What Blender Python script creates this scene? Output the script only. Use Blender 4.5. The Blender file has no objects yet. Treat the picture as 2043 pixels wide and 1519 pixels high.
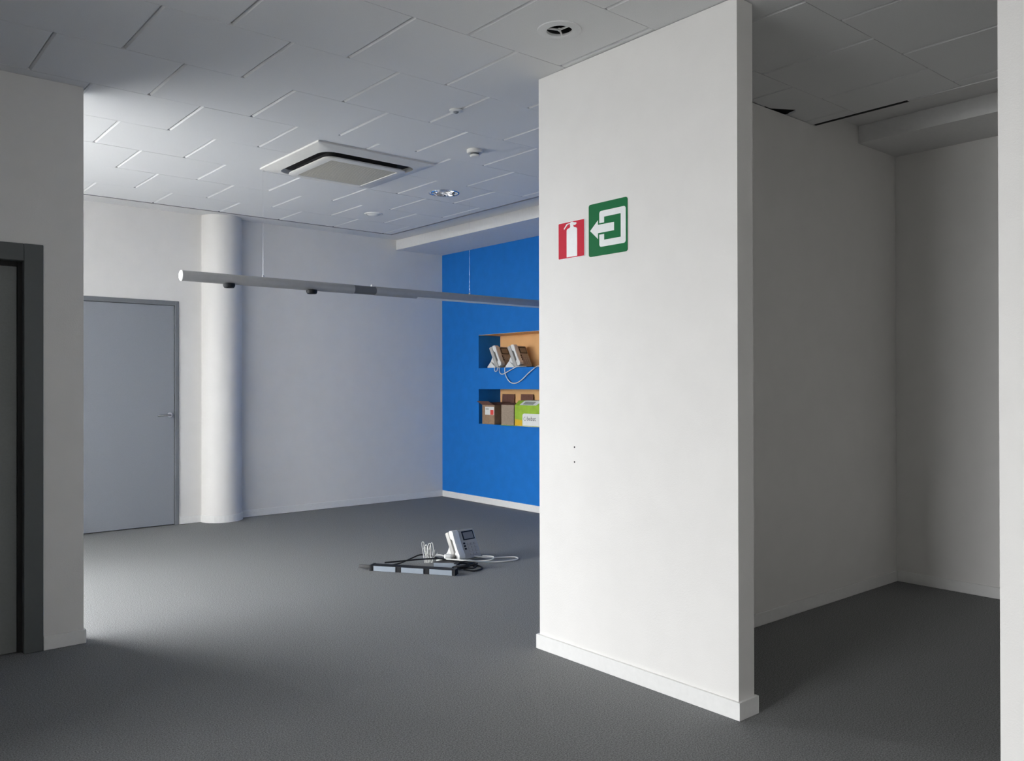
import bpy, bmesh, math, random
from mathutils import Vector, Matrix
random.seed(7)
S = bpy.context.scene
COL = S.collection

# ------------------------------------------------------------------ camera
cam_d = bpy.data.cameras.new('camera'); cam = bpy.data.objects.new('camera', cam_d); COL.objects.link(cam)
YAW, PITCH, ROLL, FPX = 0.698487538, 0.003846, -0.0020226, 1665.833
CAMZ = 1.42
fw = Vector((math.sin(YAW)*math.cos(PITCH), math.cos(YAW)*math.cos(PITCH), math.sin(PITCH)))
r0 = Vector((math.cos(YAW), -math.sin(YAW), 0)); u0 = r0.cross(fw)
rr = math.cos(ROLL)*r0 + math.sin(ROLL)*u0; uu = -math.sin(ROLL)*r0 + math.cos(ROLL)*u0
M = Matrix((rr, uu, -fw)).transposed().to_4x4(); M.translation = (0, 0, CAMZ)
cam.matrix_world = M
cam_d.sensor_fit = 'HORIZONTAL'; cam_d.sensor_width = 36; cam_d.lens = FPX/2043*36
cam_d.clip_start = 0.05
S.camera = cam

# ------------------------------------------------------------------ world: overcast sky, brighter towards the zenith
W = bpy.data.worlds.new('overcast_sky'); S.world = W; W.use_nodes = True
nt = W.node_tree; nt.nodes.clear()
tc = nt.nodes.new('ShaderNodeTexCoord'); sep = nt.nodes.new('ShaderNodeSeparateXYZ')
mr = nt.nodes.new('ShaderNodeMapRange'); mr.inputs[1].default_value = 0.0; mr.inputs[2].default_value = 1.0
mr.inputs[3].default_value = 0.75; mr.inputs[4].default_value = 1.3
bg = nt.nodes.new('ShaderNodeBackground'); bg.inputs[0].default_value = (0.97, 0.985, 1.0, 1)
mul = nt.nodes.new('ShaderNodeMath'); mul.operation = 'MULTIPLY'; mul.inputs[1].default_value = 32.0
out = nt.nodes.new('ShaderNodeOutputWorld')
nt.links.new(tc.outputs['Generated'], sep.inputs[0]); nt.links.new(sep.outputs[2], mr.inputs[0])
nt.links.new(mr.outputs[0], mul.inputs[0]); nt.links.new(mul.outputs[0], bg.inputs[1]); nt.links.new(bg.outputs[0], out.inputs[0])

def portal(name, loc, rot, sx, sy):
    d = bpy.data.lights.new(name, 'AREA'); d.shape = 'RECTANGLE'; d.size = sx; d.size_y = sy
    d.cycles.is_portal = True
    o = bpy.data.objects.new(name, d); COL.objects.link(o); o.location = loc; o.rotation_euler = rot
# window openings (x plane, y0, y1, z0, z1): daylight comes in only here
WIN_BACK = (0.30, 5.20, 7.95, 0.05, 2.95)
WIN_FRONT = (-6.10, 0.35, 3.12, 0.10, 2.95)
for nme, (wx, y0, y1, z0, z1) in (('daylight_portal_back', WIN_BACK), ('daylight_portal_front', WIN_FRONT)):
    portal(nme, (wx-0.14, (y0+y1)/2, (z0+z1)/2), (0, -math.pi/2, 0), z1-z0, y1-y0)
vs = S.view_settings
S.display_settings.display_device = 'sRGB'
vs.view_transform = 'Standard'; vs.look = 'None'; vs.gamma = 1.0; vs.use_curve_mapping = False
vs.exposure = 0.02

# ------------------------------------------------------------------ materials
def mat(name, col, rough=0.6, metal=0.0, noise=None, bump=None, spec=0.5, coat=0):
    m = bpy.data.materials.new(name); m.use_nodes = True
    n = m.node_tree; b = n.nodes['Principled BSDF']
    b.inputs['Roughness'].default_value = rough; b.inputs['Metallic'].default_value = metal
    b.inputs['Specular IOR Level'].default_value = spec
    c = (*col, 1)
    t = n.nodes.new('ShaderNodeTexCoord')
    sc, amt = noise if noise else (40, 0.02)
    nz = n.nodes.new('ShaderNodeTexNoise'); nz.inputs['Scale'].default_value = sc; nz.inputs['Detail'].default_value = 3
    n.links.new(t.outputs['Object'], nz.inputs['Vector'])
    rmp = n.nodes.new('ShaderNodeMapRange'); rmp.inputs[1].default_value = 0.3; rmp.inputs[2].default_value = 0.7
    rmp.inputs[3].default_value = 1-amt; rmp.inputs[4].default_value = 1+amt
    n.links.new(nz.outputs[0], rmp.inputs[0])
    mx = n.nodes.new('ShaderNodeVectorMath'); mx.operation = 'SCALE'; mx.inputs[0].default_value = col
    n.links.new(rmp.outputs[0], mx.inputs['Scale']); n.links.new(mx.outputs[0], b.inputs['Base Color'])
    if bump:
        bs, st = bump
        n2 = n.nodes.new('ShaderNodeTexNoise'); n2.inputs['Scale'].default_value = bs; n2.inputs['Detail'].default_value = 2
        n.links.new(t.outputs['Object'], n2.inputs['Vector'])
        bp = n.nodes.new('ShaderNodeBump'); bp.inputs['Strength'].default_value = st; bp.inputs['Distance'].default_value = 0.002
        n.links.new(n2.outputs[0], bp.inputs['Height']); n.links.new(bp.outputs[0], b.inputs['Normal'])
    return m
MT = {
 'paint': mat('white_wall_paint', (0.80, 0.785, 0.762), 0.55, noise=(6, .015), bump=(180, .25)),
 'skirt': mat('white_baseboard_paint', (0.83, 0.825, 0.81), 0.4),
 'blue': mat('blue_wall_paint', (0.008, 0.165, 0.55), 0.65, noise=(8, .05), bump=(180, .25), spec=.25),
 'peach': mat('peach_wall_paint', (0.95, 0.55, 0.24), 0.6, noise=(8, .03)),
 'plaster': mat('ceiling_plaster', (0.78, 0.775, 0.77), 0.7),
 'tile': mat('ceiling_tile_mineral', (0.80, 0.805, 0.805), 0.85, noise=(300, .04), bump=(400, .3)),
 'tbar': mat('ceiling_grid_white', (0.72, 0.72, 0.72), 0.5),
 'edge': mat('edge_trim_grey', (0.16, 0.16, 0.17), 0.5),
 'void': mat('black_gap', (0.012, 0.012, 0.012), 0.9),
 'carpet': mat('grey_loop_carpet', (0.232, 0.235, 0.237), 0.95, noise=(170, .45), bump=(300, .8), spec=.1),
 'doorgrey': mat('blue_grey_door_laminate', (0.24, 0.255, 0.285), 0.45, noise=(200, .04)),
 'framegrey': mat('grey_door_frame_paint', (0.155, 0.165, 0.18), 0.4),
 'dkframe': mat('dark_grey_door_frame_paint', (0.105, 0.115, 0.115), 0.45),
 'dkdoor': mat('dark_grey_door_leaf_paint', (0.195, 0.205, 0.205), 0.5, noise=(120, .04)),
 'doorgap': mat('black_door_strip', (0.012, 0.012, 0.012), 0.7),
 'chrome': mat('brushed_chrome', (0.75, 0.75, 0.76), 0.22, 1.0),
 'mirror': mat('faceted_reflector', (0.95, 0.95, 0.97), 0.03, 1.0),
 'alu': mat('grey_aluminium_tube', (0.42, 0.42, 0.415), 0.45, 0.25, noise=(20, .03)),
 'aludark': mat('dark_grey_aluminium', (0.16, 0.165, 0.17), 0.45, 0.4),
 'whitepl': mat('white_plastic', (0.82, 0.82, 0.80), 0.4),
 'diffuser': mat('opal_diffuser', (0.85, 0.85, 0.84), 0.35),
 'black': mat('black_plastic', (0.012, 0.013, 0.016), 0.55, spec=.25),
 'red': mat('red_sign_print', (0.60, 0.022, 0.048), 0.6, spec=.2),
 'green': mat('green_sign_print', (0.006, 0.150, 0.048), 0.6, spec=.2),
 'signwhite': mat('white_sign_print', (0.85, 0.87, 0.87), 0.35),
 'acwhite': mat('off_white_ac_plastic', (0.76, 0.75, 0.72), 0.45),
 'grille': mat('beige_dusty_grille', (0.66, 0.63, 0.55), 0.8, noise=(250, .15)),
 'slot': mat('dark_air_slot', (0.02, 0.02, 0.022), 0.8),
 'phone': mat('pale_grey_phone_plastic', (0.46, 0.45, 0.43), 0.55, spec=.3),
 'phonedk': mat('grey_phone_face_plastic', (0.40, 0.375, 0.36), 0.6, spec=.3),
 'screen': mat('phone_display', (0.30, 0.285, 0.27), 0.2),
 'cord': mat('white_cord', (0.75, 0.75, 0.72), 0.5),
 'card': mat('brown_cardboard', (0.30, 0.195, 0.12), 0.85, noise=(30, .12)),
 'cardg': mat('greyish_cardboard', (0.34, 0.265, 0.20), 0.85, noise=(60, .12)),
 'cardd': mat('red_brown_cardboard', (0.19, 0.085, 0.06), 0.85, noise=(30, .12)),
 'lime': mat('lime_green_print', (0.33, 0.52, 0.035), 0.5, noise=(14, .12)),
 'yellow': mat('yellow_print', (0.72, 0.45, 0.02), 0.5),
 'paper': mat('white_paper', (0.80, 0.81, 0.79), 0.6),
 'greyprint': mat('grey_print', (0.30, 0.32, 0.29), 0.6),
 'redprint': mat('red_label_print', (0.80, 0.07, 0.045), 0.5),
 'trayface': mat('pale_blue_grey_fascia', (0.27, 0.31, 0.36), 0.6, spec=.3),
 'greypl': mat('dark_grey_plastic', (0.07, 0.07, 0.072), 0.6, spec=.25),
 'outside': mat('outdoor_paving', (0.17, 0.17, 0.165), 0.9, noise=(2, .1)),
 'winframe': mat('window_frame_grey', (0.30, 0.31, 0.32), 0.45),
}
gm = bpy.data.materials.new('window_glass'); gm.use_nodes = True
g = gm.node_tree; g.nodes.clear()
tr = g.nodes.new('ShaderNodeBsdfTransparent'); gl = g.nodes.new('ShaderNodeBsdfGlossy'); gl.inputs['Roughness'].default_value = 0.0
mxs = g.nodes.new('ShaderNodeMixShader'); mxs.inputs[0].default_value = 0.06; og = g.nodes.new('ShaderNodeOutputMaterial')
g.links.new(tr.outputs[0], mxs.inputs[1]); g.links.new(gl.outputs[0], mxs.inputs[2]); g.links.new(mxs.outputs[0], og.inputs[0])
MT['glass'] = gm

# ------------------------------------------------------------------ mesh helpers
class MB:
    def __init__(s): s.v = []; s.f = []
    def add(s, vs, fs):
        k = len(s.v); s.v += [tuple(v) for v in vs]; s.f += [tuple(i+k for i in f) for f in fs]; return s
    def box(s, x0, x1, y0, y1, z0, z1):
        return s.add([(x0,y0,z0),(x1,y0,z0),(x1,y1,z0),(x0,y1,z0),(x0,y0,z1),(x1,y0,z1),(x1,y1,z1),(x0,y1,z1)],
                     [(3,2,1,0),(4,5,6,7),(0,1,5,4),(1,2,6,5),(2,3,7,6),(3,0,4,7)])
    def prism(s, pts, a, b, axis='z', flip=False):
        # polygon pts (u,v) extruded from a to b along axis: z:(u,v,w) x:(w,u,v) y:(u,w,v)
        def P(u, v, w): return (u,v,w) if axis == 'z' else ((w,u,v) if axis == 'x' else (u,w,v))
        n = len(pts)
        return s.add([P(u,v,a) for u,v in pts]+[P(u,v,b) for u,v in pts],
                     [tuple(reversed(range(n))), tuple(range(n,2*n))]+[(i,(i+1)%n,n+(i+1)%n,n+i) for i in range(n)])
    def lathe(s, prof, c=(0,0,0), n=32, axis='z', cap=True):
        cx_, cy_, cz_ = c; vs_ = []; k = len(prof)
        for i in range(n):
            a = 2*math.pi*i/n
            for r_, h in prof:
                p = (r_*math.cos(a), r_*math.sin(a), h)
                if axis == 'x': p = (h, r_*math.cos(a), r_*math.sin(a))
                if axis == 'y': p = (r_*math.cos(a), h, r_*math.sin(a))
                vs_.append((p[0]+cx_, p[1]+cy_, p[2]+cz_))
        fs = []
        for i in range(n):
            j = (i+1) % n
            for q in range(k-1): fs.append((i*k+q, j*k+q, j*k+q+1, i*k+q+1))
        if cap:
            if prof[0][0] > 1e-6: fs.append(tuple(i*k for i in reversed(range(n))))
            if prof[-1][0] > 1e-6: fs.append(tuple(i*k+k-1 for i in range(n)))
        return s.add(vs_, fs)
    def tube(s, pts, r, n=8, smooth=True):
        pts = [Vector(p) for p in pts]
        if smooth and len(pts) > 2: pts = catmull(pts)
        up = Vector((0.13, 0.07, 1)); rings = []
        for i, p in enumerate(pts):
            t = (pts[min(i+1, len(pts)-1)]-pts[max(i-1, 0)])
            if t.length < 1e-9: t = Vector((0,0,1))
            t.normalize(); a = t.cross(up)
            if a.length < 1e-3: a = t.cross(Vector((1,0,0)))
            a.normalize(); b = t.cross(a); rings.append([p+(a*math.cos(2*math.pi*k/n)+b*math.sin(2*math.pi*k/n))*r for k in range(n)])
        vs_ = [v for rg in rings for v in rg]; fs = []
        for i in range(len(rings)-1):
            for k in range(n):
                q = (k+1) % n; fs.append((i*n+k, i*n+q, (i+1)*n+q, (i+1)*n+k))
        fs.append(tuple(reversed(range(n)))); m_ = (len(rings)-1)*n; fs.append(tuple(m_+k for k in range(n)))
        return s.add(vs_, fs)
    def xf(s, mtx):
        s.v = [tuple(mtx @ Vector(v)) for v in s.v]; return s
    def build(s, name, m, parent=None, smooth=False, bevel=0, seg=2):
        me = bpy.data.meshes.new(name); me.from_pydata(s.v, [], s.f)
        bm = bmesh.new(); bm.from_mesh(me); bmesh.ops.recalc_face_normals(bm, faces=bm.faces)
        if bevel: bmesh.ops.bevel(bm, geom=[e for e in bm.edges], offset=bevel, segments=seg, affect='EDGES', profile=.5, clamp_overlap=True)
        bm.to_mesh(me); bm.free()
        if smooth or bevel:
            for p in me.polygons: p.use_smooth = True
            try: me.set_sharp_from_angle(angle=math.radians(35))
            except Exception: pass
        me.materials.append(MT[m]); o = bpy.data.objects.new(name, me); COL.objects.link(o)
        if parent: o.parent = parent
        return o
def catmull(p, n=8):
    q = [p[0]]+p+[p[-1]]; out_ = []
    for i in range(1, len(q)-2):
        for k in range(n):
            t = k/n; a, b, c, d = q[i-1], q[i], q[i+1], q[i+2]
            out_.append(0.5*((2*b)+(c-a)*t+(2*a-5*b+4*c-d)*t*t+(3*b-a-3*c+d)*t**3))
    return out_+[p[-1]]
def bx(*a): return MB().box(*a)
def struct(o, label=None):
    o['kind'] = 'structure'
    if label: o['label'] = label
    return o
def tag(o, label, cat, group=None):
    o['label'] = label; o['category'] = cat
    if group: o['group'] = group
    return o
def empty(name, loc, rz=0):
    o = bpy.data.objects.new(name, None); COL.objects.link(o); o.location = loc; o.rotation_euler = (0,0,rz); o.empty_display_size = .1
    return o
def rrect(x0, x1, y0, y1, r, n=6):
    p = []
    for cx_, cy_, a0 in ((x1-r,y0+r,-90),(x1-r,y1-r,0),(x0+r,y1-r,90),(x0+r,y0+r,180)):
        for k in range(n+1):
            a = math.radians(a0+90*k/n); p.append((cx_+r*math.cos(a), cy_+r*math.sin(a)))
    return p
def ring(mb, outer, inner, z0, z1):
    n = len(outer)
    mb.add([(x,y,z0) for x,y in outer]+[(x,y,z0) for x,y in inner]+[(x,y,z1) for x,y in outer]+[(x,y,z1) for x,y in inner],
           [f for i in range(n) for j in [(i+1)%n] for f in ((i,j,n+j,n+i),(2*n+i,2*n+j,3*n+j,3*n+i),(i,j,2*n+j,2*n+i),(n+i,n+j,3*n+j,3*n+i))])
    return mb

# ------------------------------------------------------------------ key dimensions
ZT, ZB, ZS = 3.060, 3.165, 3.045       # tile underside, plaster border ceiling, bulkhead soffit
YF, XB, XA = 8.66, 6.12, 5.97          # far wall, blue wall, alcove back wall
XP, TP = 2.998, 0.112                  # partition face, thickness
YN = 5.03                              # near left wall face
YAL = 2.82                             # alcove side wall face
EX, EY = 4.88, 7.86                    # edges of the tiled ceiling raft

# ------------------------------------------------------------------ structure
struct(bx(-6.3, 6.6, -2.75, 8.85, -0.12, 0).build('floor', 'carpet'), 'dark grey loop pile carpet floor')
struct(bx(-40, -6.3, -40, 40, -0.3, -0.2).build('ground_outside', 'outside'), 'grey paving outside the windows')
g2 = struct(bx(-6.29, 0.14, 5.2, 40, -0.3, -0.2).build('ground_outside', 'outside'), 'grey paving outside the back window')
ceil = struct(bx(-6.3, 6.6, -2.75, 8.85, ZB, ZB+.12).build('ceiling', 'plaster'), 'suspended ceiling of pale square tiles with a plaster border')

# far wall with door opening
wf = MB(); wf.box(0.15, 1.86, YF, YF+.14, 0, ZB); wf.box(2.857, 6.5, YF, YF+.14, 0, ZB); wf.box(1.86, 2.857, YF, YF+.14, 2.262, ZB); wf.box(1.86, 2.857, YF+.105, YF+.14, 0, 2.262)
struct(wf.build('wall_far', 'paint'), 'white far wall with grey door and engaged round column')
# engaged half-round column
cc, cr = (3.292, YF), 0.205
prof = [(cc[0]+cr*math.cos(a), cc[1]+cr*math.sin(a)) for a in [math.pi+math.pi*k/40 for k in range(41)]]
struct(MB().prism(prof, 0, ZB).build('column', 'paint', smooth=True), 'white half round column on the far wall')
cb = cr+.012
outer = [(cc[0]+cb*math.cos(a), cc[1]+cb*math.sin(a)) for a in [math.pi+math.pi*k/14 for k in range(15)]]
inner = [(cc[0]+(cr+.001)*math.cos(a), cc[1]+(cr+.001)*math.sin(a)) for a in [math.pi+math.pi*k/14 for k in range(15)]]
struct(MB().prism(outer+inner[::-1], 0.001, .075).build('baseboard_column', 'skirt'), 'white baseboard bent around the column')

# blue wall with two niches
N1 = (1.606, 2.003); N2 = (0.942, 1.357); NY = (6.15, 7.908); ND = .335
wb = MB(); wb.box(XB, XB+ND, 2.95, NY[0], 0, ZS); wb.box(XB, XB+ND, NY[1], YF, 0, ZS)
wb.box(XB, XB+ND, *NY, 0, N2[0]); wb.box(XB, XB+ND, *NY, N2[1], N1[0]); wb.box(XB, XB+ND, *NY, N1[1], ZS)
wall_blue = struct(wb.build('wall_right', 'blue'), 'bright blue wall with two recessed niches')
for z0, z1 in (N1, N2):
    bx(XB+ND, XB+ND+.05, NY[0]-.05, NY[1]+.05, z0-.05, z1+.05).build('niche_back', 'peach', wall_blue)['label'] = 'peach painted back of the niche'
bx(XB+.002, XB+ND-.001, NY[0]+.001, NY[1]-.001, N1[1]-.004, N1[1]-.0005).build('niche_top', 'peach', wall_blue)['label'] = 'peach underside of the upper niche lintel'
# bulkheads
struct(bx(5.44, 6.6, 2.952, YF-.001, ZS, ZB-.001).build('trim_1', 'plaster'), 'white dropped bulkhead above the blue wall')
struct(bx(5.44, 6.4, -2.599, YAL-.002, ZS, ZB-.001).build('trim_2', 'plaster'), 'white dropped bulkhead at the back of the alcove')
# alcove
wa = MB(); wa.box(XP+TP, EX+.02, YAL, 2.95, 0, ZT-.003); wa.box(EX+.02, XB-.001, YAL, 2.95, 0, ZB-.001)
struct(wa.build('wall_alcove_side', 'paint'), 'white side wall of the dark alcove')
struct(bx(XA, XA+.14, -2.6, YAL-.001, 0, ZS-.001).build('wall_alcove_back', 'paint'), 'white back wall of the dark alcove')
# partition and its continuation
wp = struct(bx(XP, XP+TP, 2.087, 3.342, 0, ZT-.003).build('wall_partition', 'paint'), 'free standing white partition with two safety signs')
for z in (1.094, 1.018):
    MB().lathe([(0, -.0012), (.0045, -.0008), (.0045, .0)], (XP, 3.073, z), 10, 'x').build('screw_hole', 'void', wp)
struct(bx(XP, XP+TP, -.18, 1.075, 0, ZT-.003).build('wall_front_right', 'paint'), 'white wall edge at the right of the picture')
# near left wall with door opening
D1X0, D1X1, D1Z = -.06, .951, 2.165
wn = MB(); wn.box(-6.1, D1X0, YN, YN+.13, 0, ZT-.003); wn.box(D1X1, 1.148, YN, YN+.13, 0, ZT-.003); wn.box(D1X0, D1X1, YN, YN+.13, D1Z, ZT-.003); wn.box(D1X0, D1X1, YN+.105, YN+.13, 0, D1Z)
struct(wn.build('wall_left', 'paint'), 'shaded white wall end with a dark door at left')
struct(bx(-6.2, XA+.14, -2.74, -2.6, 0, ZB-.001).build('wall_behind', 'paint'), 'white wall behind the viewpoint')
struct(bx(-6.09, -.70, 3.20, 3.32, 0, ZT-.003).build('wall_shade_blocker', 'paint'), 'unseen white wall added to shade the near left area')  # unseen wall, added to block front window light from the near left floor
# window walls
def window_wall(name, n, w, ya, yb, ztop, nm):
    wx, y0, y1, z0, z1 = w
    m_ = MB(); m_.box(wx-.14, wx, ya, y0, 0, ztop); m_.box(wx-.14, wx, y1, yb, 0, ztop)
    m_.box(wx-.14, wx, y0, y1, 0, z0); m_.box(wx-.14, wx, y0, y1, z1, ztop)
    struct(m_.build(name, 'paint'), nm[0])
    e = empty('window_%d' % n, (wx-.07, (y0+y1)/2, z0)); struct(e, nm[1])
    L = (y1-y0)/2; H = z1-z0
    f = MB(); f.box(-.03,.03,-L,L,0,.06); f.box(-.03,.03,-L,L,H-.06,H); f.box(-.03,.03,-L,-L+.06,.06,H-.06); f.box(-.03,.03,L-.06,L,.06,H-.06)
    f.build('window_frame', 'winframe', e)
    k = 3
    for i in range(1, k):
        y = -L+2*L*i/k; bx(-.025,.025,y-.03,y+.03,.06,H-.06).build('mullion', 'winframe', e)
    for i in range(k):
        a = -L+2*L*i/k+.03; b = -L+2*L*(i+1)/k-.03
        MB().add([(0,a,.06),(0,b,.06),(0,b,H-.06),(0,a,H-.06)], [(0,1,2,3)]).build('pane', 'glass', e)
window_wall('wall_window_back', 1, WIN_BACK, YN+.131, YF-.001, ZB-.001, ('white window wall of the back room', 'large back room window'))
window_wall('wall_window_front', 2, WIN_FRONT, -2.599, YN-.001, ZB-.001, ('white window wall at the far left', 'large front room window'))

# baseboards
BH, BT = .076, .012
def bb(side, label, *boxes):
    m_ = MB()
    for b in boxes: m_.box(*b, .001, BH)
    struct(m_.build('baseboard_'+side, 'skirt', bevel=.002, seg=1), label)
bb('far', 'white baseboard along the far wall', (2.86, 3.075, YF-BT, YF), (3.51, XB, YF-BT, YF))
bb('right', 'white baseboard along the blue wall', (XB-BT, XB, 2.96, YF-BT-.001))
bb('alcove_side', 'white baseboard of the alcove side wall', (XP+TP, XA, YAL-BT, YAL))
bb('alcove_back', 'white baseboard of the alcove back wall', (XA-BT, XA, -2.59, YAL-BT-.001))
bt2 = .014
m_ = MB(); m_.prism([(XP-bt2, 2.087-bt2), (XP+TP+bt2, 2.087-bt2), (XP+TP+bt2, 2.3), (XP+TP+.0005, 2.3), (XP+TP+.0005, 2.0865), (XP-.0005, 2.0865), (XP-.0005, 3.3425), (XP+.02, 3.3425), (XP+.02, 3.342+bt2), (XP-bt2, 3.342+bt2)], .001, BH)
struct(m_.build('baseboard_partition', 'skirt'), 'white baseboard wrapped around the partition')
bb('left', 'white baseboard beside the dark door', (D1X1+.001, 1.148+BT, YN-BT, YN-.0005), (1.1485, 1.148+BT, YN, YN+.12))
bb('front_right', 'white baseboard of the right wall', (XP-BT, XP-.0005, -.18, 1.075))

# doors
d1 = struct(empty('door_1', (D1X0, YN, 0)), 'dark grey door in a wide dark frame at left edge')
w = D1X1-D1X0
f = MB(); fwid = .092
f.box(0, fwid, -.012, .10, 0, D1Z); f.box(w-fwid, w-.0005, -.012, .10, 0, D1Z); f.box(fwid, w-fwid, -.012, .10, D1Z-fwid, D1Z-.0005)
f.build('door_frame', 'dkframe', d1, bevel=.003, seg=1)
s_ = MB(); s_.box(w-fwid-.022, w-fwid-.0005, .035, .1, .003, D1Z-fwid-.0005); s_.box(fwid+.0005, w-fwid-.0225, .035, .1, D1Z-fwid-.025, D1Z-fwid-.0005)
s_.build('door_gap_strip', 'doorgap', d1)  # black strip in the gap between frame and leaf
bx(fwid+.002, w-fwid-.0235, .045, .09, .004, D1Z-fwid-.026).build('door_leaf', 'dkdoor', d1, bevel=.002, seg=1)
d2 = struct(empty('door_2', (1.86, YF, 0)), 'blue grey door with lever handle in the far wall')
w = 2.857-1.86; H2 = 2.262; f = MB(); q = .045
f.box(0, q, -.012, .1, 0, H2-.0005); f.box(w-q+.006, w-.0005, -.012, .1, 0, H2-.0005); f.box(q, w-q+.006, -.012, .1, H2-q, H2-.0005)
f.build('door_frame', 'framegrey', d2, bevel=.002, seg=1)
lf = bx(q+.003, w-q+.003, .004, .05, .008, H2-q-.003).build('door_leaf', 'doorgrey', d2, bevel=.002, seg=1)
h = MB(); h.lathe([(.026, -.008), (.026, .004)], (w-q-.045, 0, 1.112), 20, 'y'); h.tube([(w-q-.045, 0, 1.112), (w-q-.045, -.05, 1.112)], .010, 10, False)
h.tube([(w-q-.045, -.05, 1.112), (w-q-.085, -.056, 1.112), (w-q-.175, -.05, 1.106)], .010, 10)
h.build('door_handle', 'chrome', lf, smooth=True)

# ------------------------------------------------------------------ tiled ceiling
Y0, ST, X0 = 1.93, .602, .866
GX, GY, TH, CH = .0028, .0016, .0118, .0085
holes = {}   # (row, col) -> (x, y, r)
FIX_SPOT = (2.655, 2.815, .062); FIX_LAMP = (4.165, 5.865, .126)
full = None
stuff = MB(); back = MB()
def tile_hole(x0, x1, y0, y1, hx, hy, r, n=32):
    o_, i_ = [], []
    for k in range(n):
        a = 2*math.pi*(k+.5)/n; dx, dy = math.cos(a), math.sin(a)
        t = min(((x1-hx) if dx > 0 else (x0-hx))/dx, ((y1-hy) if dy > 0 else (y0-hy))/dy)
        o_.append((hx+dx*t, hy+dy*t)); i_.append((hx+dx*r, hy+dy*r))
    # snap the nearest outer points to the corners
    for c in ((x0,y0),(x1,y0),(x1,y1),(x0,y1)):
        k = min(range(n), key=lambda q_: (o_[q_][0]-c[0])**2+(o_[q_][1]-c[1])**2); o_[k] = c
    m_ = MB(); lo = [(min(max(x, x0+CH), x1-CH), y) for x, y in o_]
    lv = [[(x,y,ZT+TH) for x,y in i_], [(x,y,ZT) for x,y in i_], [(x,y,ZT) for x,y in lo], [(x,y,ZT+CH) for x,y in o_], [(x,y,ZT+TH) for x,y in o_], [(x,y,ZT+TH) for x,y in i_]]
    return m_.add([p for l in lv for p in l], [(a*n+k, a*n+(k+1)%n, (a+1)*n+(k+1)%n, (a+1)*n+k) for a in range(5) for k in range(n)])
def chamfer_tile(x0, x1, y0, y1, z):
    # the two long edges across the row are chamfered, as on the real tiles
    return MB().prism([(x0,z+TH),(x0,z+CH),(x0+CH,z),(x1-CH,z),(x1,z+CH),(x1,z+TH)], y0, y1, 'y')
AC = (2.605, 3.560, 5.115, 6.075)
for k in range(-8, 11):
    ya, yb = Y0+ST*k, Y0+ST*(k+1)
    if ya > EY-.02: continue
    off = X0 + (.3 if k % 2 else 0)
    for j in range(-13, 8):
        xa, xb = off+.6*(j-1), off+.6*j
        if xa > EX-.01 or xb < -6.0: continue
        x0_, x1_ = max(xa+GX, -6.08), min(xb-GX, EX-.004)
        y0_, y1_ = max(ya+GY, -2.58), min(yb-GY, EY-.004)
        if y1_-y0_ < .02 or x1_-x0_ < .02: continue
        seen = y0_ > 1.0 and x1_ > .25 and not (y0_ > YN and x1_ < .9)
        if y1_ < 1.25 or not seen:
            stuff.box(x0_, x1_, y0_, y1_, ZT, ZT+TH); continue
        hole = None
        for hx, hy, r in (FIX_SPOT, FIX_LAMP):
            if x0_ < hx-r and hx+r < x1_ and y0_ < hy-r and hy+r < y1_: hole = (hx, hy, r)
        if hole:
            tile_hole(x0_, x1_, y0_, y1_, *hole).build('ceiling_tile', 'tile', ceil)
        elif k == 1 and x0_ < 4.45 < x1_:
            MB().prism([(x0_,y0_),(x1_,y0_),(x1_,2.816),(4.575,2.816),(4.555,2.755),(4.520,2.735),(4.385,2.816),(x0_,2.816)], ZT, ZT+TH).build('ceiling_tile', 'tile', ceil)['label'] = 'ceiling tile with a broken notch at its edge'
        elif abs((x1_-x0_)-(.6-2*GX)) < 1e-4 and abs((y1_-y0_)-(ST-2*GY)) < 1e-4:
            if full is None:
                full = chamfer_tile(-.3+GX, .3-GX, -ST/2+GY, ST/2-GY, 0).build('ceiling_tile', 'tile', ceil); o = full
            else:
                o = full.copy(); COL.objects.link(o); o.parent = ceil
            # tiles never hang perfectly level
            o.location = ((xa+xb)/2, (ya+yb)/2, ZT+random.uniform(-.0012, .0))
            o.rotation_euler = (random.uniform(-.0012,.0012), random.uniform(-.0016,.0016), 0)
        else:
            chamfer_tile(x0_, x1_, y0_, y1_, ZT).build('ceiling_tile', 'tile', ceil)
so = stuff.build('ceiling_tile_field', 'tile', ceil); so['kind'] = 'stuff'
zb0, zb1 = ZT+TH+.0004, ZT+TH+.006
# grid backing with openings above the two recessed lamps and the broken tile
def backing(x0, x1, y0, y1, cuts):
    xs = sorted({x0, x1}|{c for q_ in cuts for c in q_[:2]}); ys = sorted({y0, y1}|{c for q_ in cuts for c in q_[2:]})
    m_ = MB()
    for a, b in zip(xs, xs[1:]):
        for c, d in zip(ys, ys[1:]):
            mx_, my_ = (a+b)/2, (c+d)/2
            if any(q_[0] < mx_ < q_[1] and q_[2] < my_ < q_[3] for q_ in cuts): continue
            m_.box(a, b, c, d, zb0, zb1)
    return m_
cuts = [(hx-r-.02, hx+r+.02, hy-r-.02, hy+r+.02) for hx, hy, r in (FIX_SPOT, FIX_LAMP)]+[(4.36, 4.60, 2.70, 2.90)]
backing(-6.08, EX-.004, -2.58, EY-.004, cuts).build('ceiling_grid', 'tbar', ceil)
bx(4.35, 4.61, 2.69, 2.91, zb1+.0005, zb1+.03).build('plenum_shade_cap', 'void', ceil)  # black cap paints in the plenum's darkness above the broken tile
e1 = MB(); e1.box(.31, EX+.006, EY-.003, EY+.006, ZT-.004, ZT+.03); e1.build('edge_trim', 'edge', ceil)
bx(EX-.003, EX+.006, 2.955, EY-.004, ZT-.004, ZT+.03).build('edge_trim', 'edge', ceil)
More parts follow.
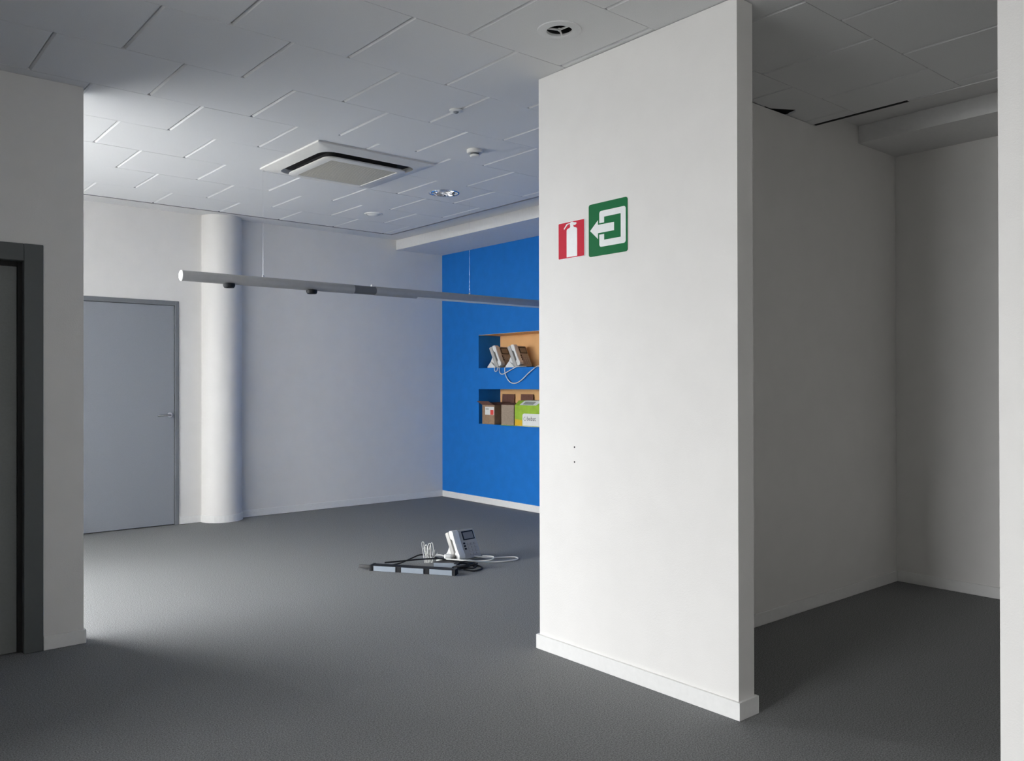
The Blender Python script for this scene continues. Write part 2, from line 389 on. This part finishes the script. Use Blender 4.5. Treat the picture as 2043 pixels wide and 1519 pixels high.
bx(EX-.003, EX+.006, -2.58, 2.23, ZT-.002, ZT+.03).build('edge_trim', 'tbar', ceil)
bx(EX-.003, EX+.018, 2.231, YAL-.002, ZT-.001, ZT+.03).build('edge_trim', 'void', ceil)['label'] = 'black strip painted as the dark gap at the ceiling edge'  # solid black strip paints the dark of the gap where trim is missing

# ------------------------------------------------------------------ ceiling fittings
# adjustable downlight close to the partition
hx, hy, r = FIX_SPOT
t = empty('downlight', (hx, hy, ZT)); tag(t, 'white recessed downlight with dark spider opening near the partition', 'downlight')
MB().lathe([(r-.002, .006), (r-.002, -.006), (r+.012, -.010), (r+.040, -.0045), (r+.042, -.0005)], (0,0,0), 40, cap=False).build('trim_ring', 'tile', t, smooth=True)
MB().lathe([(r-.001, .0), (r-.004, .05), (.02, .062), (0, .062)], (0,0,0), 32, cap=False).build('recess_cup', 'void', t, smooth=True)
for k in range(3):
    a = math.radians(35+120*k)
    bx(-.004, r-.001, -.003, .003, -.003, .004).xf(Matrix.Rotation(a, 4, 'Z')).build('spider_blade', 'whitepl', t)
MB().lathe([(0, -.006), (.007, -.005), (.008, .006), (0, .006)], (0,0,0), 20).build('hub', 'whitepl', t, smooth=True)
# mirror reflector lamp
hx, hy, r = FIX_LAMP
t = empty('reflector_lamp', (hx, hy, ZT)); tag(t, 'round recessed lamp with glittering faceted mirror reflector', 'ceiling lamp')
MB().lathe([(r-.003, .004), (r-.003, -.004), (r+.006, -.004), (r+.008, -.0005)], (0,0,0), 40, cap=False).build('trim_ring', 'chrome', t, smooth=True)
vs_, fs = [], []; n, mlev = 22, 8
for lv in range(mlev):
    u = lv/(mlev-1); rad = (r-.004)*math.cos(u*1.25); z = .075*math.sin(u*math.pi/2)-.001
    for k in range(n):
        a = 2*math.pi*(k+.5*(lv % 2))/n; jr = random.uniform(.92, 1.07) if 0 < lv else 1
        vs_.append((rad*jr*math.cos(a), rad*jr*math.sin(a), z+(random.uniform(-.010,.010) if lv else 0)))
for lv in range(mlev-1):
    for k in range(n):
        q = (k+1) % n; a, b, c, d = lv*n+k, lv*n+q, (lv+1)*n+q, (lv+1)*n+k
        fs += [(a, b, c), (a, c, d)]
fs.append(tuple((mlev-1)*n+k for k in range(n)))
MB().add(vs_, fs).build('reflector', 'mirror', t)
for k in range(2):
    y = -.03+.06*k
    MB().lathe([(0, -.03), (.008, -.028), (.008, .028), (0, .03)], (0, y, .022), 12, 'x').build('lamp_tube', 'diffuser', t, smooth=True)
# presence sensor, smoke detector, ceiling speaker
t = empty('presence_sensor', (2.955, 4.035, ZT)); tag(t, 'tiny white ceiling sensor disc with a dark centre', 'sensor')
MB().lathe([(.040, -.0005), (.040, -.006), (.030, -.012), (.017, -.012)], (0,0,0), 28).build('sensor_ring', 'whitepl', t, smooth=True)
MB().lathe([(.0165, -.010), (.0165, -.014), (.008, -.022), (0, -.023)], (0,0,0), 20).build('sensor_lens', 'winframe', t, smooth=True)
t = empty('smoke_detector', (3.560, 4.640, ZT)); tag(t, 'round off white smoke detector hanging from the ceiling', 'smoke detector')
MB().lathe([(.056, -.0005), (.056, -.02), (.050, -.026), (.030, -.026)], (0,0,0), 32).build('detector_base', 'acwhite', t, smooth=True)
MB().lathe([(.030, -.0262), (.030, -.036), (.0, -.036)], (0,0,0), 24).build('detector_gap', 'greypl', t, smooth=True)
MB().lathe([(.034, -.0362), (.036, -.042), (.028, -.050), (0, -.052)], (0,0,0), 28).build('detector_cap', 'acwhite', t, smooth=True)
t = empty('ceiling_speaker', (4.15, 7.01, ZT)); tag(t, 'flush white round ceiling disc near the far corner', 'ceiling speaker')
MB().lathe([(.088, -.0005), (.086, -.007), (.070, -.010), (.066, -.006), (.03, -.006)], (0,0,0), 36).build('speaker_ring', 'whitepl', t, smooth=True)
MB().lathe([(.064, -.0075), (.05, -.016), (.025, -.022), (0, -.023)], (0,0,0), 32).build('speaker_cover', 'whitepl', t, smooth=True)

# cassette air conditioner
acx, acy = (AC[0]+AC[1])/2, (AC[2]+AC[3])/2
t = empty('ceiling_air_conditioner', (acx, acy, ZT)); tag(t, 'square white ceiling air conditioner with dusty beige grille', 'air conditioner')
hw = .478
def sq(hh, n=6): return rrect(-hh, hh, -hh, hh, .006, n)
m_ = MB(); N = 28
o0, o1, i1, i0 = sq(hw), sq(hw-.008), rrect(-.385,.385,-.385,.385,.10), rrect(-.375,.375,-.375,.375,.10)
L4 = [[(x,y,-.0005) for x,y in o0], [(x,y,-.012) for x,y in o0], [(x,y,-.016) for x,y in o1], [(x,y,-.034) for x,y in i1], [(x,y,-.001) for x,y in i0]]
vs_ = [p for l in L4 for p in l]; fs = []
for a in range(4):
    for k in range(N): q = (k+1) % N; fs.append((a*N+k, a*N+q, (a+1)*N+q, (a+1)*N+k))
m_.add(vs_, fs).build('panel_frame', 'acwhite', t, smooth=True)
MB().prism(rrect(-.374,.374,-.374,.374,.10), -.003, -.0008).build('air_slot', 'slot', t)
m_ = MB(); N = 28
L4 = [[(x,y,-.004) for x,y in rrect(-.300,.300,-.300,.300,.06)], [(x,y,-.047) for x,y in rrect(-.302,.302,-.302,.302,.06)], [(x,y,-.048) for x,y in rrect(-.334,.334,-.334,.334,.075)], [(x,y,-.056) for x,y in rrect(-.336,.336,-.336,.336,.075)], [(x,y,-.061) for x,y in rrect(-.328,.328,-.328,.328,.07)],
      [(x,y,-.061) for x,y in rrect(-.272,.272,-.272,.272,.01)], [(x,y,-.055) for x,y in rrect(-.268,.268,-.268,.268,.01)]]
vs_ = [p for l in L4 for p in l]; fs = []
for a in range(2, 6):
    for k in range(N): q = (k+1) % N; fs.append((a*N+k, a*N+q, (a+1)*N+q, (a+1)*N+k))
m_.add(vs_, fs).build('inner_panel', 'acwhite', t, smooth=True)
MB().prism(rrect(-.29,.29,-.29,.29,.06), -.0475, -.0032).build('outlet_core', 'slot', t)
m_ = bx(-.268,.268,-.268,.268,-.052,-.048)
for k in range(34):
    y = -.26+.52*k/33; m_.box(-.266,.266,y-.005,y+.005,-.058,-.052)
m_.build('intake_grille', 'grille', t)

# ------------------------------------------------------------------ pendant tube lamp
TX0, TX1, TY, TZ, TR = 1.995, 5.72, 6.0, 2.188, .0375
t = empty('pendant_tube_lamp', (TX0, TY, TZ)); tag(t, 'long grey tubular pendant lamp hanging horizontally across the back room', 'pendant lamp')
MB().lathe([(TR, .004), (TR, 3.36-TX0)], (0,0,0), 32, 'x').build('spot_tube', 'alu', t, smooth=True)
MB().lathe([(0, -.010), (.012, -.0095), (TR-.003, -.004), (TR+.001, 0), (TR+.001, .0038)], (0,0,0), 32, 'x').build('end_cap', 'whitepl', t, smooth=True)
MB().lathe([(TR-.003, 3.362-TX0), (TR-.003, 3.56-TX0)], (0,0,0), 32, 'x').build('connector', 'aludark', t, smooth=True)
m_ = MB().lathe([(TR, 3.562-TX0), (TR, TX1-TX0)], (0,0,0), 32, 'x'); m_.build('light_tube', 'alu', t, smooth=True)
pts = [(TR*1.03*math.cos(a), TR*1.03*math.sin(a)) for a in [math.radians(222+96*k/16) for k in range(17)]]
MB().prism(pts, 3.967-TX0, TX1-TX0-.02, 'x').build('diffuser', 'diffuser', t, smooth=True)
for x in (2.340, 2.997):
    sp = MB().lathe([(.042, TR*-.82), (.043, -TR-.010), (.036, -TR-.024), (.030, -TR-.024), (.024, -TR-.016), (0, -TR-.014)], (x-TX0, 0, 0), 28).build('spot', 'black', t, smooth=True)
MB().lathe([(.010, TR-.004), (.010, TR+.010), (.004, TR+.016), (0, TR+.016)], (3.535-TX0, 0, 0), 14).build('wire_clamp', 'whitepl', t, smooth=True)
for x in (2.60, 4.542):
    MB().lathe([(.009, TR-.003), (.008, TR+.010), (.003, TR+.014), (0, TR+.014)], (x-TX0, 0, 0), 14).build('wire_clamp', 'chrome', t, smooth=True)
    MB().tube([(x-TX0, 0, TR+.01), (x-TX0, 0, ZT-TZ-.001)], .0006, 6, False).build('suspension_wire', 'chrome', t)

# ------------------------------------------------------------------ safety signs on the partition
def sign(name, y_left, z_bot, sw, sh, rad, plate, border=None):
    # u to the right (-y), v up
    e = empty(name, (XP, y_left, z_bot))
    def shape(nm, pts, m__, d0, d1):
        return MB().prism([(-u*sw, v*sh) for u, v in pts], -d0, -d1, 'x').build(nm, m__, e)
    p = [(u/sw, v/sh) for u, v in rrect(0, sw, 0, sh, rad)]
    shape('sign_plate', p, border or plate, .0004, .0035)
    if border: shape('sign_field', [(u/sw, v/sh) for u, v in rrect(.0025, sw-.0025, .0025, sh-.0025, rad*.8)], plate, .0035, .0040)
    return e, shape
e, sh_ = sign('exit_sign', 2.964, 2.055, .259, .262, .012, 'green')
tag(e, 'green square exit sign with white arrow leaving a doorway', 'sign')
arrow = [(.041,.497),(.25,.674),(.25,.586),(.669,.583),(.669,.428),(.25,.428),(.25,.318)]
sh_('exit_arrow', arrow[::-1], 'signwhite', .0035, .0042)
# broken rectangular frame: outer outline then back along the inner one
def arc(cx_, cy_, r_, a0, a1, n=6): return [(cx_+r_*math.cos(math.radians(a0+(a1-a0)*k/n)), cy_+r_*math.sin(math.radians(a0+(a1-a0)*k/n))) for k in range(n+1)]
T_, B_, L_, R_ = .838, .160, .287, .963
fr = [(L_, .611)]+arc(L_+.05, T_-.05, .05, 180, 90)+arc(R_-.05, T_-.05, .05, 90, 0)+arc(R_-.05, B_+.05, .05, 0, -90)+arc(L_+.05, B_+.05, .05, 270, 180)+[(L_, .394), (.412, .394), (.412, .284), (.838, .284), (.838, .719), (.412, .719), (.412, .611)]
sh_('doorway_outline', fr, 'signwhite', .0035, .0042)
e, sh_ = sign('fire_extinguisher_sign', 3.187, 2.066, .193, .190, .006, 'red', 'signwhite')
tag(e, 'small red fire extinguisher sign with white cylinder pictogram', 'sign')
body = [(.33,.036),(.73,.036),(.73,.755)]+arc(.68,.755,.05,0,80,4)+[(.59,.83),(.575,.87),(.60,.895),(.655,.88),(.70,.905),(.70,.935),(.63,.955),(.56,.955),(.54,.975),(.49,.975),(.465,.95),(.40,.925),(.32,.88),(.245,.815),(.225,.845),(.31,.92),(.40,.965)]
body = [(.33,.036),(.73,.036),(.73,.755)]+arc(.68,.755,.05,0,80,4)+[(.60,.825),(.585,.885),(.655,.875),(.705,.905),(.70,.94),(.61,.955),(.555,.975),(.49,.975),(.455,.945),(.36,.915),(.25,.83),(.228,.86),(.228,.865),(.25,.815),(.36,.885),(.46,.915),(.475,.87),(.455,.825)]+arc(.38,.755,.05,100,180,4)
# pictogram in two simple pieces: cylinder with valve, and hose
cyl = [(.33,.036),(.73,.036),(.73,.755)]+arc(.68,.755,.05,0,80,4)+[(.605,.83),(.585,.885),(.65,.872),(.705,.905),(.70,.94),(.61,.955),(.555,.978),(.49,.978),(.455,.945),(.462,.895),(.475,.87),(.455,.83)]+arc(.38,.755,.05,100,180,4)
sh_('cylinder_pictogram', cyl, 'signwhite', .0040, .0046)
sh_('hose_pictogram', [(.456,.944),(.36,.912),(.235,.80),(.222,.835),(.33,.945),(.456,.957)][::-1], 'signwhite', .0040, .0046)

# ------------------------------------------------------------------ desk phones
def make_phone(name, loc, rz, face_mat='phonedk', tilt=62, size=1.0):
    e = empty(name, loc, rz); e.scale = (size, size, size)
    R = Matrix.Translation((0, 0, .012)) @ Matrix.Rotation(math.radians(tilt), 4, 'X')
    # tilted local frame: x across, y up the face, z out of the face (after rotation z points to -y/up)
    def part(nm, mb, m__, par=e, bev=.004, sm=False): return mb.xf(R).build(nm, m__, par, bevel=bev, smooth=sm)
    b = part('phone_body', MB().prism([(-.048,.0),(.125,.0),(.125,.205),(.118,.215),(-.048,.215)], -.042, .0), face_mat, bev=.006)
    part('handset_cradle', bx(-.115, -.049, .0, .215, -.042, -.006), 'phone', bev=.006)
    # side profile of the handset: (y along, z out)
    hp = [(.004,.030),(.0,.004),(.006,-.004),(.052,-.004),(.062,.010),(.150,.010),(.160,-.004),(.208,-.004),(.216,.006),(.210,.030),(.190,.038),(.150,.033),(.062,.033),(.026,.038)]
    part('handset', MB().prism([(y, z) for y, z in hp], -.112, -.056, 'x'), 'whitepl', bev=.003)
    sc = part('display_bezel', bx(.0, .108, .135, .200, .0002, .003), 'black', bev=0)
    part('display', bx(.008, .098, .141, .190, .0032, .0045), 'screen', sc, bev=0)
    for k in range(3):
        part('button', bx(-.012, .004, .066+.020*k, .078+.020*k, .0002, .004), 'black', bev=.001)
    for c in range(3):
        for q in range(4):
            part('key', bx(.022+.030*c, .044+.030*c, .022+.024*q, .038+.024*q, .0002, .003), 'phone', bev=.001)
    # wedge stand at the back: side profile (y back, z up)
    a = math.radians(tilt); c_, s_ = math.cos(a), math.sin(a)
    def W_(yy, zz): return (yy*c_-zz*s_, .012+yy*s_+zz*c_)
    st = [W_(.0,-.0425), W_(.120,-.0425), (W_(.120,-.0425)[0]+.02, .06), (.150, .012), (.150, .0), (.0+.004, .0)]
    MB().prism(st, -.108, .118, 'x').build('stand', 'whitepl', e, bevel=.003)
    return e
# order of prism axis x: (w,u,v) = (x, y, z)
p1 = make_phone('desk_phone', (6.284, 7.585, N1[0]+.001), math.radians(11), tilt=66, size=1.22); tag(p1, 'grey desk phone with white handset, left one in upper niche', 'telephone', 'desk phones in the upper niche')
p2 = make_phone('desk_phone', (6.284, 7.250, N1[0]+.001), math.radians(12), tilt=66, size=1.22); tag(p2, 'grey desk phone with white handset, right one in upper niche', 'telephone', 'desk phones in the upper niche')
p3 = make_phone('desk_phone', (4.055, 5.37, .001), math.radians(5), 'phone', tilt=64, size=1.13); tag(p3, 'pale desk phone standing alone on the carpet', 'telephone')

def cable(name, pts, r, m__, label, cat='cable'):
    return tag(MB().tube(pts, r, 8).build(name, m__, smooth=True), label, cat)
zz = N1[0]
cable('phone_cord', [(6.25,7.46,zz+.01),(6.16,7.42,zz+.012),(6.107,7.40,zz-.01),(6.098,7.375,zz-.09),(6.098,7.30,zz-.165),(6.098,7.20,zz-.18),(6.098,7.10,zz-.145),(6.098,6.96,zz-.06),(6.105,6.84,zz+.005),(6.15,6.79,zz+.008)], .0055, 'cord', 'long white cord looping down over the blue wall')
cable('phone_cord', [(6.24,7.55,zz+.008),(6.13,7.51,zz+.008),(6.102,7.495,zz-.015),(6.098,7.475,zz-.065),(6.098,7.42,zz-.075),(6.098,7.34,zz-.048),(6.100,7.24,zz-.012),(6.11,7.17,zz+.008),(6.20,7.13,zz+.008)], .005, 'cord', 'middle white cord sagging just under the upper niche')
cable('phone_cord', [(6.22,7.60,zz+.006),(6.13,7.59,zz+.007),(6.102,7.585,zz-.01),(6.098,7.565,zz-.042),(6.098,7.535,zz-.035),(6.104,7.52,zz-.002),(6.15,7.51,zz+.006)], .005, 'cord', 'shortest white cord loop below the left niche phone')
cable('phone_cord', [(6.19,7.785,zz+.012),(6.18,7.76,zz+.006),(6.18,7.70,zz+.008),(6.21,7.64,zz+.006)], .005, 'cord', 'white cord end with plug lying at the niche corner')

# ------------------------------------------------------------------ cartons in the lower niche
zn = N2[0]
def carton(name, x0, x1, y0, y1, h, m__, mi, flaps, label):
    e = empty(name, ((x0+x1)/2, (y0+y1)/2, zn+.001)); hx_, hy_ = (x1-x0)/2, (y1-y0)/2; th = .004
    b = MB(); b.box(-hx_, -hx_+th, -hy_, hy_, 0, h); b.box(hx_-th, hx_, -hy_, hy_, 0, h)
    b.box(-hx_+th, hx_-th, -hy_, -hy_+th, 0, h); b.box(-hx_+th, hx_-th, hy_-th, hy_, 0, h); b.box(-hx_+th, hx_-th, -hy_+th, hy_-th, 0, th)
    body_ = b.build('carton_body', m__, e)
    for side, ang, ln in flaps:
        f_ = bx(-hy_+.003, hy_-.003, 0, ln, -.0015, .0015) if side in 'fb' else bx(-hx_+.003, hx_-.003, 0, ln, -.0015, .0015)
        # flap hinged on the top edge; ang measured from straight up, positive = folded outwards
        rotz = {'f': math.pi/2, 'b': -math.pi/2, 'l': 0, 'r': math.pi}[side]
        pos = {'f': (-hx_+.002, 0), 'b': (hx_-.002, 0), 'l': (0, hy_-.002), 'r': (0, -hy_+.002)}[side]
        Mx = Matrix.Translation((pos[0], pos[1], h+.0005)) @ Matrix.Rotation(rotz, 4, 'Z') @ Matrix.Rotation(math.radians(90-ang), 4, 'X')
        f_.xf(Mx).build('flap', mi, e)
    tag(e, label, 'box'); return e, hx_, hy_
c1, hx_, hy_ = carton('cardboard_box', 6.125, 6.430, 7.615, 7.845, .225, 'card', 'cardd', [('f', 62, .10), ('b', 3, .125), ('r', -70, .09)], 'open brown carton with white and red sticker in lower niche')
stk = bx(-hx_-.0012, -hx_-.0002, -hy_+.006, hy_-.055, .11, .205).build('sticker', 'paper', c1)
bx(-hx_-.0020, -hx_-.0013, -hy_+.016, -hy_+.075, .112, .170).build('red_mark', 'redprint', stk)
for k, (a, b) in enumerate(((.172, .178), (.184, .190))): bx(-hx_-.0018, -hx_-.0013, -.01, .05, a, b).build('print_line', 'greyprint', stk)
c2, hx_, hy_ = carton('cardboard_box', 6.135, 6.430, 7.275, 7.500, .232, 'cardg', 'cardd', [('f', -78, .10), ('b', 3, .12), ('l', 80, .09)], 'plain greyish brown carton beside the green box')
# green battery collection box
ge = empty('green_collection_box', (6.14, 7.264, zn+.001)); tag(ge, 'lime green printed carton with white panel in lower niche', 'box')
gw, gh, gd = .425, .285, .28
gp = [(0,0),(gd,0),(gd,gh),(.06,gh),(0,gh-.055)]
MB().prism([(x, z) for x, z in gp], 0, -gw, 'y').build('carton_body', 'lime', ge)
def gpan(nm, pts, m__, d=.0008, par=ge, d0=.0): return MB().prism([(-u, v) for u, v in pts], -d0-.0001, -d0-d, 'x').build(nm, m__, par)
gpan('yellow_corner', [(.002,.002),(.13,.002),(.13,.062),(.07,.07),(.002,.075)], 'yellow')
wpan = gpan('white_panel', [(.135,.004),(gw-.002,.004),(gw-.002,.142)]+arc(.165,.112,.03,90,180,5), 'paper', d0=.0008)
def text(body_, size, m__, par, mtx, nm, ext=.0003):
    cu = bpy.data.curves.new(nm, 'FONT'); cu.body = body_; cu.size = size; cu.extrude = ext; cu.resolution_u = 3
    o = bpy.data.objects.new(nm+'_tmp', cu); COL.objects.link(o)
    dg = bpy.context.evaluated_depsgraph_get(); me = bpy.data.meshes.new_from_object(o.evaluated_get(dg))
    bpy.data.objects.remove(o); bpy.data.curves.remove(cu)
    me.transform(mtx); me.materials.clear(); me.materials.append(MT[m__]); me.name = nm
    o = bpy.data.objects.new(nm, me); COL.objects.link(o); o.parent = par; return o
# text plane: local x -> -y world, local y -> z, normal -> -x
TM = Matrix(((0,0,-1,0),(-1,0,0,0),(0,1,0,0),(0,0,0,1)))
text('bebat', .066, 'greypl', wpan, Matrix.Translation((-.0022, -.212, .064)) @ TM, 'lettering')
rg = MB()
for k in range(10):
    a0, a1 = math.radians(70+32*k), math.radians(70+32*(k+1)-2)
    if k == 9: a1 = math.radians(385)
    rg.prism([(-(.178+.024*math.cos(a)), .082+.024*math.sin(a)) for a in (a0, a1)]+[(-(.178+.018*math.cos(a)), .082+.018*math.sin(a)) for a in (a1, a0)], -.0018, -.0025, 'x')
rg.build('ring_emblem', 'greyprint', wpan)
# printed window on the sloping top edge
SL = Matrix.Translation((0, 0, gh-.055)) @ Matrix.Rotation(math.atan2(.06, .055), 4, 'Y')
tp = MB().prism([(-u, v) for u, v in [(.075,.006),(.36,.006),(.40,.075),(.105,.075)]], -.0002, -.0010, 'x').xf(SL).build('white_print', 'paper', ge)
MB().prism([(-u, v) for u, v in [(.125,.016),(.30,.016),(.32,.062),(.135,.062)]], -.0011, -.0016, 'x').xf(SL).build('grey_print', 'greyprint', tp)
tf = bx(.02, .20, -.40, -.16, gh+.0008, gh+.003).build('lid_flap', 'paper', ge)
# paper sheet under the green box
sheet = [(6.075,7.20),(6.09,7.06),(6.07,6.94),(6.10,6.80),(6.135,6.80),(6.135,7.20)]
tag(MB().prism(sheet[::-1], zn+.0003, zn+.0016).build('paper_sheet', 'paper'), 'loose white paper sheet poking out below the green box', 'paper')
tag(bx(6.085, 6.132, 7.215, 7.46, zn+.0003, zn+.004).build('card_offcut', 'lime'), 'thin green card strip under the greyish carton', 'card')

# ------------------------------------------------------------------ pile on the carpet
A, B = Vector((3.252, 5.552, 0)), Vector((3.640, 5.000, 0)); dirv = (B-A).normalized(); Lb = (B-A).length
t = empty('cable_tray_bar', A, math.atan2(dirv.y, dirv.x)); tag(t, 'long black cable bar with three pale blue grey panels', 'cable bar')
# local x along the bar, local y+ is towards the back (away from the camera)
m_ = bx(0, Lb, .004, .075, .0005, .044); m_.build('bar_body', 'black', t, bevel=.003, seg=1)
for k in range(3):
    a = .028+k*.225; bx(a, a+.178, -.002, .0038, .002, .040).build('fascia_panel', 'trayface', t, bevel=.001, seg=1)
bx(-.004, .012, .0, .076, .0006, .046).build('end_cap', 'black', t); bx(Lb-.016, Lb+.004, .0, .076, .0006, .046).build('end_cap', 'black', t)
bx(-.11, -.0045, .030, .052, .012, .036).build('plug_lead', 'greypl', t, bevel=.004)
t = empty('cable_tray_offcut', (3.68, 5.335, 0), math.atan2(dirv.y, dirv.x)+.12); tag(t, 'short pale grey bar piece behind the long cable bar', 'cable bar')
bx(0, .20, .004, .05, .0005, .040).build('bar_body', 'greypl', t, bevel=.002, seg=1); bx(.004, .196, -.001, .0038, .002, .038).build('fascia_panel', 'trayface', t)
cable('power_cable', [(3.42,5.60,.006),(3.55,5.60,.010),(3.66,5.60,.035),(3.74,5.60,.050),(3.80,5.56,.042),(3.86,5.50,.02),(3.93,5.44,.006)], .0055, 'black', 'black cable arching behind the cable bar')
cable('power_cable', [(3.36,5.52,.0475+.006),(3.50,5.47,.056),(3.64,5.44,.054),(3.78,5.36,.05),(3.90,5.25,.02),(3.97,5.16,.007),(3.94,5.05,.007),(3.84,5.02,.007),(3.80,5.10,.010)], .006, 'black', 'black cable looping to the right end of the bar')
coil = []
for k in range(30):
    a = k*.62; rr_ = .085+.018*math.sin(k*1.7); coil.append((3.84+rr_*math.cos(a)*1.05, 5.14+rr_*math.sin(a)*.8, .008+.0014*k+.004*math.sin(k*2.1)))
cable('power_cable', coil, .006, 'black', 'coiled black cable heap under the floor phone cord')
cable('phone_cord', [(4.10,5.36,.03),(4.20,5.30,.012),(4.33,5.26,.006),(4.40,5.20,.006),(4.36,5.13,.006),(4.24,5.13,.006),(4.12,5.17,.010),(4.00,5.17,.030),(3.90,5.20,.046),(3.84,5.28,.050),(3.80,5.36,.046),(3.80,5.46,.02)], .0055, 'cord', 'white cord looping to the right of the floor phone')
cable('phone_cord', [(3.98,5.34,.02),(4.05,5.26,.012),(4.14,5.20,.020),(4.20,5.24,.03),(4.16,5.33,.028)], .005, 'cord', 'short curled white cord at the foot of floor phone')
# upright bundle of thin white wires
t = empty('wire_bundle', (3.73, 5.50, .0)); tag(t, 'upright bundle of thin white wires beside the cable bar', 'wire bundle')
tops = [(-.030,.018,.160),(-.012,.0,.138),(.006,-.02,.150),(.020,-.03,.154),(-.018,.01,.118),(.010,-.012,.125),(.072,-.052,.080),(.050,-.045,.108)]
for k, (a, b, c) in enumerate(tops):
    pts = [(-.01+.006*k, .01-.006*k, .004), (-.012+.006*k+a*.3, .008-.004*k+b*.3, c*.5), (a, b, c)]
    if k < 5: pts += [(a+.012, b-.010, c+.004), (a+.016, b-.012, c*.6), (.012+.004*k, -.02, .010)]
    MB().tube(pts, .0026, 6).build('wire', 'cord', t, smooth=True)
MB().lathe([(.010, .030), (.012, .032), (.012, .036), (.010, .038)], (.004, -.004, 0), 16).build('wire_tie', 'cord', t, smooth=True)
# plug adapter
t = empty('plug_adapter', (3.855, 5.415, .0), -.7); tag(t, 'dark grey plug adapter with white plug on top', 'adapter')
MB().prism(rrect(-.055,.055,-.030,.030,.02), .0008, .038).build('adapter_body', 'greypl', t, bevel=.006)
pw = MB().prism(rrect(-.010,.050,-.022,.022,.012), .0385, .066).build('white_plug', 'whitepl', t, bevel=.005)
MB().tube([(-.012, 0, .055), (-.04, .0, .062), (-.075, .012, .060)], .006, 8).build('plug_sleeve', 'whitepl', pw, smooth=True)
